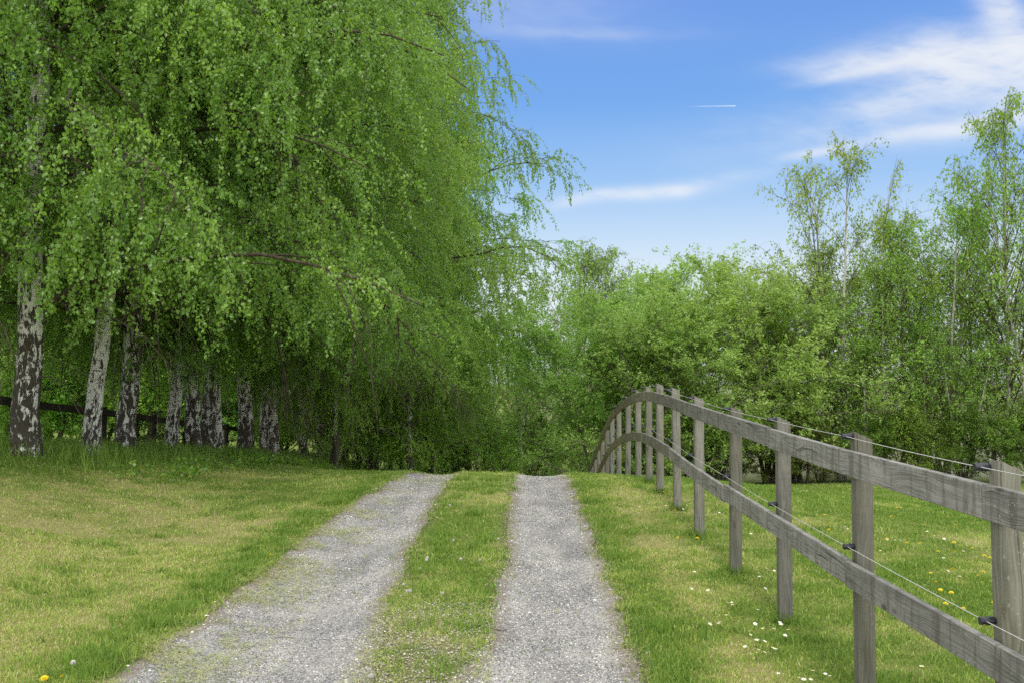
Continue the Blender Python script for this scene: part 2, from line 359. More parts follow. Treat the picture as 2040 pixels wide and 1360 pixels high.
def stone_mat():
    m, t = newmat('stones'); r = t.add('ShaderNodeAttribute', attribute_name='rnd').outputs['Fac']
    c = t.ramp(r, [(0, (.07, .07, .08)), (.25, (.18, .175, .175)), (.55, (.34, .32, .31)), (.8, (.52, .50, .47)), (1, (.85, .83, .80))])
    finish(t, t.add('ShaderNodeBsdfPrincipled', {'Base Color': c, 'Roughness': .8}).outputs[0]); return m
M['stone'] = stone_mat()
def blade_mat():
    m, t = newmat('grass_blades')
    r = t.add('ShaderNodeAttribute', attribute_name='tone').outputs['Fac']
    k = t.add('ShaderNodeAttribute', attribute_name='tip').outputs['Fac']
    c = t.ramp(r, [(0, (.10, .19, .03)), (.25, (.19, .30, .05)), (.45, (.29, .38, .075)), (.62, (.42, .49, .13)), (.78, (.50, .51, .22)), (1, (.56, .49, .29))])
    p = t.add('ShaderNodeBsdfPrincipled', {'Base Color': c, 'Roughness': .6, 'Specular IOR Level': .3}).outputs[0]
    tl = t.add('ShaderNodeBsdfTranslucent', {0: t.mix(1.0, c, (1.5, 1.5, 1.0, 1), 'MULTIPLY')}).outputs[0]
    finish(t, t.add('ShaderNodeMixShader', {0: .35, 1: p, 2: tl}).outputs[0]); return m
M['blade'] = blade_mat()
def flat(name, c, rough=.6, trans=0):
    m, t = newmat(name)
    p = t.add('ShaderNodeBsdfPrincipled', {'Base Color': c4(c), 'Roughness': rough}).outputs[0]
    if trans:
        p = t.add('ShaderNodeMixShader', {0: trans, 1: p, 2: t.add('ShaderNodeBsdfTranslucent', {0: c4(c)}).outputs[0]}).outputs[0]
    finish(t, p); return m
M['petal'] = flat('white_petal', (.85, .85, .84), .6, .2); M['yellow'] = flat('yellow_floret', (.86, .70, .02), .6, .15)
M['stem'] = flat('green_stem', (.12, .22, .04)); M['fluff'] = flat('seed_fluff', (.72, .70, .66), .9, .4)
_m, _t = newmat('vapour'); finish(_t, _t.add('ShaderNodeMixShader', {0: .45, 1: _t.add('ShaderNodeBsdfDiffuse', {0: (.9, .9, .9, 1)}).outputs[0], 2: _t.add('ShaderNodeBsdfTransparent').outputs[0]}).outputs[0]); M['vapour'] = _m

# ------------------------------------------------------------------ ground
def dryness(x, y):
    n = fbm(x, y, .55, 4, 11); n2 = fbm(x, y, 2.2, 3, 21)
    d = .36 + 1.5 * (n - .5) + 1.3 * (n2 - .5) + 1.1 * (fbm(x, y, 7., 2, 23) - .5)
    left = sst(-x, 1.7, 2.3) * (1 - sst(y, 14, 20))
    d = d + left * .15
    d = d + .45 * left * np.exp(-((y - 7.2) / 1.3) ** 2) * np.exp(-((x + 3.0) / 1.1) ** 2)
    d = d + .55 * np.exp(-((y - 13.6 - .25 * (x + 4)) / .8) ** 2) * np.exp(-((x + 3.6) / 1.6) ** 2)
    d = d + .62 * np.exp(-((x - 1.17 - .01 * y) / .20) ** 2) * sst(y, 3, 5) * (1 - sst(y, 14, 17))
    # lush fringes beside the ruts
    for e, s_ in ((LE, -1), (RE, 1)):
        q = (x - pw(y, e)) * s_
        d = d - .20 * np.exp(-((q - .12) / .14) ** 2) * sst(vnoise(x * .5, y, 1.4, 77 + s_), .25, .7)
    past = sst(x, 1.7, 2.3); d = d - .12 * past
    bank = sst(-x, 4.2, 5.2) * sst(y, 9, 12); d = d - .6 * bank
    d = d + .15 * sst(x, -.9, -.7) * (1 - sst(x, -.1, .05)) * (1 - sst(y, 5, 7.5))
    return np.clip(d, 0, 1)
gx = np.unique(np.concatenate([np.geomspace(26, 1500, 14) * -1, np.arange(-26, -8, .8), np.arange(-8, -2.4, .16), np.arange(-2.4, 1.3, .055), np.arange(1.3, 8, .16), np.arange(8, 26, .8), np.geomspace(26, 1500, 14)]).round(4))
gy = np.unique(np.concatenate([[-300, -100, -30, -10], np.arange(-5, 2, .7), np.arange(2, 22, .11), np.arange(22, 40, .5), np.geomspace(40, 2500, 26)]).round(4))
GX, GY = np.meshgrid(gx, gy, indexing='ij'); GZ = H(GX, GY)
nx, ny = GX.shape; idx = np.arange(nx * ny).reshape(nx, ny)
F = np.stack([idx[:-1, :-1], idx[1:, :-1], idx[1:, 1:], idx[:-1, 1:]], -1).reshape(-1, 4)
tmk = track_mask(GX + 0.0, GY)
em = np.maximum(tmk, track_mask(GX + .07, GY)); em = np.maximum(em, track_mask(GX - .07, GY))
centre_bare = sst(GX, -.85, -.6) * (1 - sst(GX, -.35, -.1)) * (1 - sst(GY, 4.9, 6.8)) * .8
g = link('ground', mesh('ground', np.stack([GX, GY, GZ], -1).reshape(-1, 3), F, M['ground'], smooth=True,
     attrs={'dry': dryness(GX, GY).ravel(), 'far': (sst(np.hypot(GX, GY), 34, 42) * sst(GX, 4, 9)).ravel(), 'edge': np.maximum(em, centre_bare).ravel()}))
tag(g, 'mown grass ground with dry patches on either side of the wheel tracks', kind='structure')
for k, (a, b, lab) in enumerate(((LE, LI, 'left'), (RI, RE, 'right'))):
    ys = np.arange(1.5, 26, .06); us = np.linspace(0, 1, 26)
    p = pw(ys, a) + jit(ys, 10 + k * 5); q = pw(ys, b) + jit(ys, 12 + k * 5)
    X = p[:, None] + (q - p)[:, None] * us[None, :]; Y = np.repeat(ys[:, None], len(us), 1)
    Z = H(X, Y) + .006
    ed = np.clip(1 - np.minimum(us, 1 - us)[None, :] * (q - p)[:, None] / .22, 0, 1)
    if k == 0: ed = np.clip(ed + .45 * np.exp(-((X + 1.45) / .22) ** 2) * (1 - sst(Y, 8.3, 10)), 0, 1)
    n0, n1 = X.shape; ii = np.arange(n0 * n1).reshape(n0, n1)
    FF = np.stack([ii[:-1, :-1], ii[:-1, 1:], ii[1:, 1:], ii[1:, :-1]], -1).reshape(-1, 4)
    o = link('gravel_track', mesh('gravel_track', np.stack([X, Y, Z], -1).reshape(-1, 3), FF, M['gravel'], smooth=True, attrs={'edge': ed.ravel()}))
    tag(o, f'{lab} wheel track of pale grey gravel running over the rise', kind='structure')

# ------------------------------------------------------------------ grass, clippings, stones
rng = np.random.default_rng(11)
def scatter(n, y0, y1, half=.56, pw_=1.0):
    y = y0 + (y1 - y0) * rng.random(n) ** pw_; x = (rng.random(n) * 2 - 1) * (half * y + .8); return x, y
def blades(x, y, h, wd, tone, lean=.5, flatten=0.0):
    n = len(x); z = H(x, y) + .002
    az = rng.random(n) * 2 * np.pi; la = rng.random(n) * lean + flatten
    d = np.stack([np.cos(az) * np.sin(la), np.sin(az) * np.sin(la), np.cos(la)], -1)
    faz = rng.random(n) * np.pi; s = np.stack([np.cos(faz), np.sin(faz), 0 * faz], -1)
    P = np.stack([x, y, z], -1); mid = P + d * (h * .55)[:, None]
    d2 = d.copy(); d2[:, :2] *= 1.7; d2 /= np.linalg.norm(d2, axis=1, keepdims=True)
    tip = mid + d2 * (h * .5)[:, None]; w2 = wd[:, None] * .5
    V_ = np.stack([P - s * w2, P + s * w2, mid + s * w2 * .8, mid - s * w2 * .8, tip], 1).reshape(-1, 3)
    b = np.arange(n)[:, None] * 5
    return V_, b + np.array([[0, 1, 2, 3]]), b + np.array([[3, 2, 4]]), np.repeat(tone, 5)
def blade_obj(name, sets, label, cat='grass'):
    Vs, Q, T_, A, o = [], [], [], [], 0
    for v, q, t3, a in sets: Vs.append(v); Q.append(q + o); T_.append(t3 + o); A.append(a); o += len(v)
    ob = link(name, mesh(name, np.concatenate(Vs), [np.concatenate(Q), np.concatenate(T_)], M['blade'], attrs={'tone': np.concatenate(A)}))
    tag(ob, label, cat, kind='stuff'); return ob
sets = []
for (n, y0, y1, p_) in ((230000, 3.4, 8.5, .8), (200000, 8.5, 15.5, .8), (110000, 15.5, 31, .9)):
    x, y = scatter(n, y0, y1, pw_=p_)
    tm = track_mask(x, y)
    keep = rng.random(n) > tm * .985
    cb = sst(x, -.80, -.62) * (1 - sst(x, -.40, -.15)) * (1 - sst(y, 5.2, 7.4))
    clump = fbm(x, y, 2.6, 3, 50)
    keep &= rng.random(n) > cb * (1 - sst(clump, .56, .64)) * .97
    thin = sst(fbm(x, y, 3.0, 3, 44), .60, .75) * .5
    keep &= rng.random(n) > thin
    keep &= ~((x > 6 + 0 * x) & (y > 30))
    x, y = x[keep], y[keep]; d = dryness(x, y); n = len(x)
    tone = np.clip(.10 + .40 * d + rng.normal(0, .15, n) + (rng.random(n) < .10 + .18 * d) * .36, 0, 1)
    tuft = sst(fbm(x, y, 4.5, 2, 60), .55, .7)
    e = np.minimum(np.abs(x - pw(y, LE) + .14), np.abs(x - pw(y, RE) - .14)); fr = np.exp(-(e / .12) ** 2)
    h = (.011 + .016 * rng.random(n)) * (1 + .8 * tuft + .9 * fr * fbm(x, y, 2.5, 2, 70) * 1.4) * (1 - .25 * d)
    wd = (.0028 + .0016 * rng.random(n)) * (1 + y / 9)
    sets.append(blades(x, y, h * (1 + y / 60), wd, tone, .8 + 0 * h))
blade_obj('lawn_grass', sets, 'short mown grass of the lawns, verge and paddock')
# long grass on the bank below the birches
n = 90000
x = rng.uniform(-16, -2.6, n); y = rng.uniform(9.5, 40, n)
m_ = sst(-x - 4.1 - .9 * (fbm(x, y, .6, 2, 31) - .5) - .25 * sst(y, 16, 30) * -2 + (y < 13) * (13 - y) * -.35, 0, .9)
# strip right in front of the trunks
m_ *= sst(y, 10.3, 12); keep = rng.random(n) < m_; x, y = x[keep], y[keep]; n = len(x)
h = (.10 + .20 * rng.random(n)) * (.55 + fbm(x, y, 1.3, 3, 33)) * .85
blade_obj('long_grass', [blades(x, y, h, (.006 + .004 * rng.random(n)) * (1 + y / 30), np.clip(.17 + rng.normal(0, .10, n), 0, 1), .55)], 'tall uncut green grass on the bank under the birches')
# tufts along the left edge of the track
sx_, sy_, sh_ = [], [], []
for k in range(150):
    yy = 4.2 + 9 * rng.random() ** 1.5; side = rng.random()
    if side < .62: xx = pw(yy, LE) - .14 - .25 * rng.random() ** 2
    elif side < .8: xx = pw(yy, RE) + .05 + .12 * rng.random()
    else: xx = rng.uniform(-.75, -.2)
    m = rng.integers(40, 130); r = .035 + .045 * rng.random()
    sx_.append(xx + rng.normal(0, r, m)); sy_.append(yy + rng.normal(0, r, m)); sh_.append(np.full(m, .045 + .05 * rng.random()))
for (fx_, fy_) in ((1.685, 3.45), (1.655, 4.8), (1.665, 6.23), (1.655, 7.55), (1.665, 9.06), (1.71, 10.5), (1.72, 11.8), (1.755, 13.0)):
    m = 170; a_ = rng.random(m) * 6.28; r = .05 + .05 * rng.random(m) ** 2
    sx_.append(fx_ + .012 + np.cos(a_) * r); sy_.append(fy_ + np.sin(a_) * r); sh_.append(np.full(m, .085))
for k in range(420):
    yy = 4 + 22 * rng.random() ** 1.3; xx = rng.uniform(-.5, .55) * yy
    if track_mask(np.array([xx]), np.array([yy]))[0] > .2: continue
    m = rng.integers(25, 80); r = .04 + .06 * rng.random()
    sx_.append(xx + rng.normal(0, r, m)); sy_.append(yy + rng.normal(0, r, m)); sh_.append(np.full(m, .035 + .03 * rng.random()))
x = np.concatenate(sx_); y = np.concatenate(sy_); h = np.concatenate(sh_) * (.6 + .6 * rng.random(len(x)))
blade_obj('grass_tufts', [blades(x, y, h, .004 + 0 * x + .0012 * y * .3, np.clip(.19 + rng.normal(0, .11, len(x)), 0, 1), .9)], 'scattered darker green tufts of grass on the verges')
# dry clippings lying along the left rut and the edges
n = 62000
y = 4 + 11 * rng.random(n) ** 1.4
c_ = rng.random(n); x = np.where(c_ < .66, pw(y, LE) + rng.normal(.08, .24, n), np.where(c_ < .8, pw(y, LI) + rng.normal(.02, .10, n), np.where(c_ < .9, pw(y, RI) + rng.normal(-.03, .09, n), pw(y, RE) + rng.normal(.02, .08, n))))
cbx = rng.random(n) < .10; x = np.where(cbx, rng.uniform(-.85, -.1, n), x); y = np.where(cbx, rng.uniform(3.6, 6.8, n), y)
keep = (fbm(x, y, 3.2, 3, 81) > .47) | cbx; keep &= rng.random(n) < np.where(c_ < .66, 1 - sst(y, 9, 12) * .6, .6)
x, y = x[keep], y[keep]; n = len(x)
tone = np.clip(.78 + rng.normal(0, .15, n) - (rng.random(n) < .35) * .35, 0, 1)
v, q, t3, a = blades(x, y, .025 + .045 * rng.random(n), (.0022 + .0012 * rng.random(n)) * .8 * (1 + y / 12), tone, .25, 1.25)
v[:, 2] += .010 + np.repeat(rng.random(n) * .012, 5)
blade_obj('grass_clippings', [(v, q, t3, a)], 'dry straw coloured grass clippings strewn along the track edges', 'clippings')
# weeds at the foot of the bank
def rosettes(cx, cy, n, hmax, lsz, name, label, mat, cat):
    m = 14; P = np.stack([cx, cy, H(cx, cy)], -1)
    P = np.repeat(P, m, 0) + np.stack([rng.normal(0, .07, n * m), rng.normal(0, .07, n * m), rng.random(n * m) * hmax], -1)
    N = rng.normal(0, .5, (n * m, 3)); N[:, 2] += 1; N /= np.linalg.norm(N, axis=1, keepdims=True)
    A = rng.normal(0, 1, (n * m, 3)); A -= N * (A * N).sum(1, keepdims=True); A /= np.linalg.norm(A, axis=1, keepdims=True); B = np.cross(N, A)
    L = (lsz * (.6 + .7 * rng.random(n * m)))[:, None]
    V_ = np.stack([P, P + A * L * .5 + B * L * .35, P + A * L, P + A * L * .5 - B * L * .35], 1).reshape(-1, 3)
    Fq = np.arange(n * m)[:, None] * 4 + np.array([[0, 1, 2, 3]])
    o = link(name, mesh(name, V_, Fq, mat, attrs={'rnd': np.repeat(rng.random(n * m), 4)})); tag(o, label, cat, kind='stuff'); return o
n = 1700
cx = rng.uniform(-7.5, -3.3, n); cy = rng.uniform(11.5, 24, n); k_ = (fbm(cx, cy, .8, 2, 90) > .46) & (cx < -3.9 + .2 * rng.normal(0, 1, n)); cx, cy = cx[k_], cy[k_]
rosettes(cx, cy, len(cx), .16, .06, 'broadleaf_weeds', 'low broadleaved weeds mixed in the long grass by the birches', M['birch_leaf'], 'weeds')
# loose stones
def stones(x, y, s, name, label):
    n = len(x); base = np.array([[1, 0, 0], [0, 1, 0], [-1, 0, 0], [0, -1, 0], [0, 0, 1], [0, 0, -1]], float)
    a = rng.random(n) * 2 * np.pi; sc = s[:, None] * (.6 + .6 * rng.random((n, 3))); sc[:, 2] *= .6
    Vt = base[None] * sc[:, None, :] * (1 + rng.normal(0, .15, (n, 6, 1)))
    c, s2 = np.cos(a)[:, None], np.sin(a)[:, None]
    Vt = np.stack([Vt[..., 0] * c - Vt[..., 1] * s2, Vt[..., 0] * s2 + Vt[..., 1] * c, Vt[..., 2]], -1)
    Vt += np.stack([x, y, H(x, y) + .006 + s * .15], -1)[:, None]
    tri = np.array([[0, 1, 4], [1, 2, 4], [2, 3, 4], [3, 0, 4], [1, 0, 5], [2, 1, 5], [3, 2, 5], [0, 3, 5]])
    Ft = (np.arange(n)[:, None, None] * 6 + tri[None]).reshape(-1, 3)
    o = link(name, mesh(name, Vt.reshape(-1, 3), Ft, M['stone'], attrs={'rnd': np.repeat(rng.random(n) ** .9, 6)})); tag(o, label, 'gravel', kind='stuff')
n = 60000; y = 3.5 + 13 * rng.random(n) ** 1.6; side = rng.random(n) < .5
x = np.where(side, pw(y, LE) + (pw(y, LI) - pw(y, LE)) * rng.random(n), pw(y, RI) + (pw(y, RE) - pw(y, RI)) * rng.random(n)) + rng.normal(0, .04, n)
k_ = rng.random(n) < .25 + .75 * sst(fbm(x, y, 2.4, 3, 95), .4, .6)
x, y = x[k_], y[k_]; xb = rng.uniform(-.85, -.12, 9000); yb = rng.uniform(3.4, 6.6, 9000); x = np.concatenate([x, xb]); y = np.concatenate([y, yb]); stones(x, y, .0024 + .0045 * rng.random(len(x)) ** 2.6 + .00012 * y, 'loose_gravel', 'loose pale and dark stones on the gravel wheel tracks')

n = 420; y = 3.6 + 10 * rng.random(n) ** 1.3; e = rng.random(n)
x = np.where(e < .35, pw(y, LE) + rng.normal(.06, .08, n), np.where(e < .55, pw(y, RE) - np.abs(rng.normal(0, .09, n)), np.where(e < .8, pw(y, RI) + rng.normal(.03, .1, n), pw(y, LI) + rng.normal(-.03, .1, n))))
stones(x, y, .008 + .008 * rng.random(n) ** 2, 'larger_stones', 'larger stones pushed to the edges of the wheel tracks')
# ------------------------------------------------------------------ paddock fence
FP = [(1.685, 3.45), (1.655, 4.8), (1.665, 6.23), (1.655, 7.55), (1.665, 9.06), (1.71, 10.5), (1.72, 11.8), (1.755, 13.0), (1.79, 14.4), (1.80, 15.8), (1.81, 17.2), (1.83, 18.6), (1.87, 20.0), (1.91, 21.4), (1.95, 22.8), (2.0, 24.2), (2.05, 25.6), (2.1, 27.0)]
FP = [(1.69, .5), (1.69, 2.0)] + FP
fence = bpy.data.objects.new('paddock_fence', None); COL.objects.link(fence); fence.location = (1.7, 10, 0)
tag(fence, 'weathered grey wooden post and rail fence with two wires beside the track', 'fence')
def F_obj(name, V_, F_, mat, uv=None, parent=fence, smooth=False, col=0.0):
    V_ = np.asarray(V_, float) - np.array([1.7, 10, 0.0]); o = link(name, mesh(name, V_, F_, mat, uv, smooth), fence)
    o.color = (col, 0, 0, 1)
    if parent is not fence: o.parent = parent
    return o
POST_W = .093
tops, ins_up, ins_lo, posts = [], [], [], []
for i, (fx, fy) in enumerate(FP):
    zb = Hs(fx, fy); top = zb + 1.268 + rng.normal(0, .010)
    if fy > 12: top = zb + 1.245
    # section: rounded with a flat sawn face toward the track
    th = np.linspace(0, 2 * np.pi, 20, endpoint=False); r = POST_W / 2 * (1 + rng.normal(0, .03))
    sec = np.stack([r * np.sign(np.cos(th)) * np.abs(np.cos(th)) ** .72, r * np.sign(np.sin(th)) * np.abs(np.sin(th)) ** .72], -1); sec[:, 0] = np.maximum(sec[:, 0], -r * .86)
    hs = np.array([-.3, 0, .3, .6, .9, 1.1, top - zb]); rings, uvs = [], []
    lx, ly = rng.normal(0, .012), rng.normal(0, .012)
    for k, hh in enumerate(hs):
        px = fx + .012 + lx * hh + sec[:, 0]; py = fy + ly * hh + sec[:, 1]; pz = np.full(20, zb + hh)
        if k == len(hs) - 1: pz = pz - (sec[:, 0] + r) * .42 + rng.normal(0, .002, 20)
        rings.append(np.stack([px, py, pz], -1)); uvs.append(np.stack([np.full(20, zb + hh), th * r], -1))
    cap = rings[-1].mean(0)[None]; Vt = np.concatenate(rings + [cap]); uu = np.concatenate(uvs + [np.array([[0., 0.]])])
    ii = np.arange(len(hs) * 20).reshape(len(hs), 20)
    Q = np.stack([ii[:-1], np.roll(ii[:-1], -1, 1), np.roll(ii[1:], -1, 1), ii[1:]], -1).reshape(-1, 4)
    C_ = np.stack([ii[-1], np.roll(ii[-1], -1), np.full(20, len(Vt) - 1)], -1)
    po = F_obj('post', Vt, [Q, C_], M['post_wood'], uu, smooth=False, col=.05 + .35 * float(vnoise(fy * 3.3, 0, 1.0, 9))); posts.append(po); tops.append(top)
    # insulators on the face toward the track
    for lvl, hh in (('u', min(1.246, top - zb - .022)), ('l', .725)):
        xx = fx - .042 + lx * hh; zz = zb + hh
        P = np.array([[[xx + .012, fy, zz], [xx + .004, fy, zz], [xx - .014, fy, zz], [xx - .016, fy, zz], [xx - .030, fy, zz], [xx - .031, fy, zz], [xx - .040, fy, zz], [xx - .041, fy, zz]]])
        R_ = np.array([[.012, .0145, .016, .0145, .011, .0145, .0135, .0005]])
        v, q = tubes(P, R_, 12)
        io = F_obj('insulator', v, q, M['plastic'], smooth=False, parent=po)
        (ins_up if lvl == 'u' else ins_lo).append((xx - .022, fy, zz))
# rails: boards of two bays, slightly bent, butted at posts
def rail_z(level, y):
    ys = np.array([p[1] for p in FP]); zs = np.array([Hs(*p) for p in FP])
    zs = np.convolve(np.pad(zs, 1, mode='edge'), [.25, .5, .25], 'valid')
    return np.interp(y, ys, zs) + (1.188 if level else .66)
yS = np.arange(.5, 27.05, .05)
def smooth_line(vals, k=13):
    kk = np.hanning(k + 2)[1:-1]; kk /= kk.sum(); return np.convolve(np.pad(vals, k // 2, mode='reflect', reflect_type='odd'), kk, 'valid')
for level in (1, 0):
    zc = smooth_line(rail_z(level, yS), 11); xc = smooth_line(np.interp(yS, [p[1] for p in FP], [p[0] for p in FP]), 25) - .063
    cuts = list(range(0, len(FP), 2)) if level else [0] + list(range(1, len(FP), 2))
    cuts = [c for c in cuts if c < len(FP)]
    if cuts[-1] != len(FP) - 1: cuts.append(len(FP) - 1)
    for a, b in zip(cuts[:-1], cuts[1:]):
        y0, y1 = FP[a][1] + .003, FP[b][1] - .003
        n = max(4, int((y1 - y0) / .12)); ys = np.linspace(y0, y1, n)
        z = np.interp(ys, yS, zc) + rng.normal(0, .003); x = np.interp(ys, yS, xc) + rng.normal(0, .0015)
        sl = np.gradient(z, ys); ln = np.concatenate([[0], np.cumsum(np.hypot(np.diff(ys), np.diff(z)))])
        nrm = np.stack([-sl, np.ones(n)], -1) / np.hypot(sl, 1)[:, None]      # (dy, dz) of the board's upward normal
        h_, th_ = .120, .030; bv = .003
        prof = [(-th_ / 2, -h_ + bv), (-th_ / 2 + bv, -h_), (th_ / 2 - bv, -h_), (th_ / 2, -h_ + bv), (th_ / 2, -bv), (th_ / 2 - bv, 0), (-th_ / 2 + bv, 0), (-th_ / 2, -bv)]
        rings, uvs = [], []
        for (ox, oh) in prof:
            rings.append(np.stack([x + ox, ys + nrm[:, 0] * oh * .35, z + oh * (1 + .0) / nrm[:, 1] ** .7], -1)); uvs.append(np.stack([ln, np.full(n, oh + ox)], -1))
        Vt = np.stack(rings, 1).reshape(-1, 3); uu = np.stack(uvs, 1).reshape(-1, 2); ii = np.arange(n * 8).reshape(n, 8)
        Q = np.stack([ii[:-1], ii[1:], np.roll(ii[1:], -1, 1), np.roll(ii[:-1], -1, 1)], -1).reshape(-1, 4)
        caps = np.array([ii[0], ii[-1][::-1]])
        F_obj('rail', Vt, [Q, caps], M['wood'], uu, col=float(np.clip((y0 - 8) / 8, 0, 1)) * .75)
for pts in (ins_up, ins_lo):
    pts = np.array(pts); segs = []
    for a, b in zip(pts[:-1], pts[1:]):
        tt = np.linspace(0, 1, 9)[:-1, None]; s = a + (b - a) * tt; s[:, 2] -= (.003) * 4 * (tt * (1 - tt))[:, 0] * (.5 + rng.random()); segs.append(s)
    Pp = np.concatenate(segs + [pts[-1:]])[None]
    v, q = tubes(Pp, np.full(Pp.shape[:2], .0017), 6); F_obj('wire', v, q, M['wire'], smooth=True)

# dark rail fence behind the birches
bf = bpy.data.objects.new('rail_fence', None); COL.objects.link(bf); bf.location = (-7.7, 16, 0)
tag(bf, 'dark old wooden rail fence standing behind the birch trunks', 'fence')
def box(c, s, rz=0):
    v = np.array([[x, y, z] for x in (-.5, .5) for y in (-.5, .5) for z in (-.5, .5)]) * np.array(s)
    cz, sz = math.cos(rz), math.sin(rz); v = np.stack([v[:, 0] * cz - v[:, 1] * sz, v[:, 0] * sz + v[:, 1] * cz, v[:, 2]], -1) + np.array(c)
    return v, np.array([[0, 1, 3, 2], [4, 6, 7, 5], [0, 4, 5, 1], [2, 3, 7, 6], [0, 2, 6, 4], [1, 5, 7, 3]])
ysb = [10.4, 13.2, 15.9, 18.6, 21.2, 23.9, 26.6, 29.3]
for k, yy in enumerate(ysb):
    xx = -7.55; zb = Hs(xx, yy)
    P = np.array([[[xx, yy, zb - .2], [xx, yy, zb + .5], [xx + .01, yy, zb + .82], [xx + .01, yy, zb + .83], [xx + .01, yy, zb + .831]]]); v, q = tubes(P, np.array([[.062, .06, .058, .045, .001]]), 9)
    o = link('post', mesh('post', v - np.array([-7.7, 16, 0]), q, M['old_wood'], smooth=False), bf)
for k in range(len(ysb) - 1):
    for hh in (.72,):
        a = np.array([-7.47, ysb[k], Hs(-7.5, ysb[k]) + hh]); b = np.array([-7.47, ysb[k + 1] - .004, Hs(-7.5, ysb[k + 1]) + hh]); tt = np.linspace(0, 1, 5)[:, None]; P = a + (b - a) * tt
        rings = [P + np.array([ox, 0, oz]) for ox, oz in ((-.015, -.06), (.015, -.06), (.015, .06), (-.015, .06))]
        Vt = np.stack(rings, 1).reshape(-1, 3); ii = np.arange(20).reshape(5, 4)
        Q = np.concatenate([np.stack([ii[:-1], ii[1:], np.roll(ii[1:], -1, 1), np.roll(ii[:-1], -1, 1)], -1).reshape(-1, 4), ii[:1], ii[-1:, ::-1]])
        link('rail', mesh('rail', Vt - np.array([-7.7, 16, 0]), Q, M['old_wood']), bf)

# ------------------------------------------------------------------ trees
def grow(r, start, az, el0, L, m, droop, wig=.12, pwr=1.4):
    N = len(start); k = np.linspace(0, 1, m)
    el = el0[:, None] - droop[:, None] * k[None] ** pwr + np.cumsum(r.normal(0, wig * .6, (N, m)), 1)
    a = az[:, None] + np.cumsum(r.normal(0, wig, (N, m)), 1)
    d = np.stack([np.cos(a) * np.cos(el), np.sin(a) * np.cos(el), np.sin(el)], -1) * (L / (m - 1))[:, None, None]
    P = np.concatenate([start[:, None], start[:, None] + np.cumsum(d[:, :-1], 1)], 1); return P, a
def at(P, i, tt):
    m = P.shape[1]; f = tt * (m - 1.001); k = f.astype(int); f = (f - k)[:, None]
    return P[i, k] * (1 - f) + P[i, k + 1] * f
def leaves(r, P, L, droop, up=0.0):
    n = len(P)
    if droop > 0:
        A = r.normal(0, .55, (n, 3)); A[:, 2] -= droop; A /= np.linalg.norm(A, axis=1, keepdims=True)
        N = r.normal(0, 1, (n, 3)); N[:, 2] += .35; N -= A * (A * N).sum(1, keepdims=True)
    else:
        N = r.normal(0, .6, (n, 3)); N[:, 2] += up; N /= np.linalg.norm(N, axis=1, keepdims=True)
        A = r.normal(0, 1, (n, 3)); A -= N * (A * N).sum(1, keepdims=True); A /= np.linalg.norm(A, axis=1, keepdims=True)
    N /= np.linalg.norm(N, axis=1, keepdims=True) + 1e-9; B = np.cross(A, N)
    l = (L * (.65 + .6 * r.random(n)))[:, None]
    V_ = np.stack([P, P + A * l * .42 + B * l * .38 + N * l * .10, P + A * l, P + A * l * .42 - B * l * .38 + N * l * .10], 1)
    return V_.reshape(-1, 3), (np.arange(n)[:, None] * 4 + np.array([[0, 1, 2, 3]]))
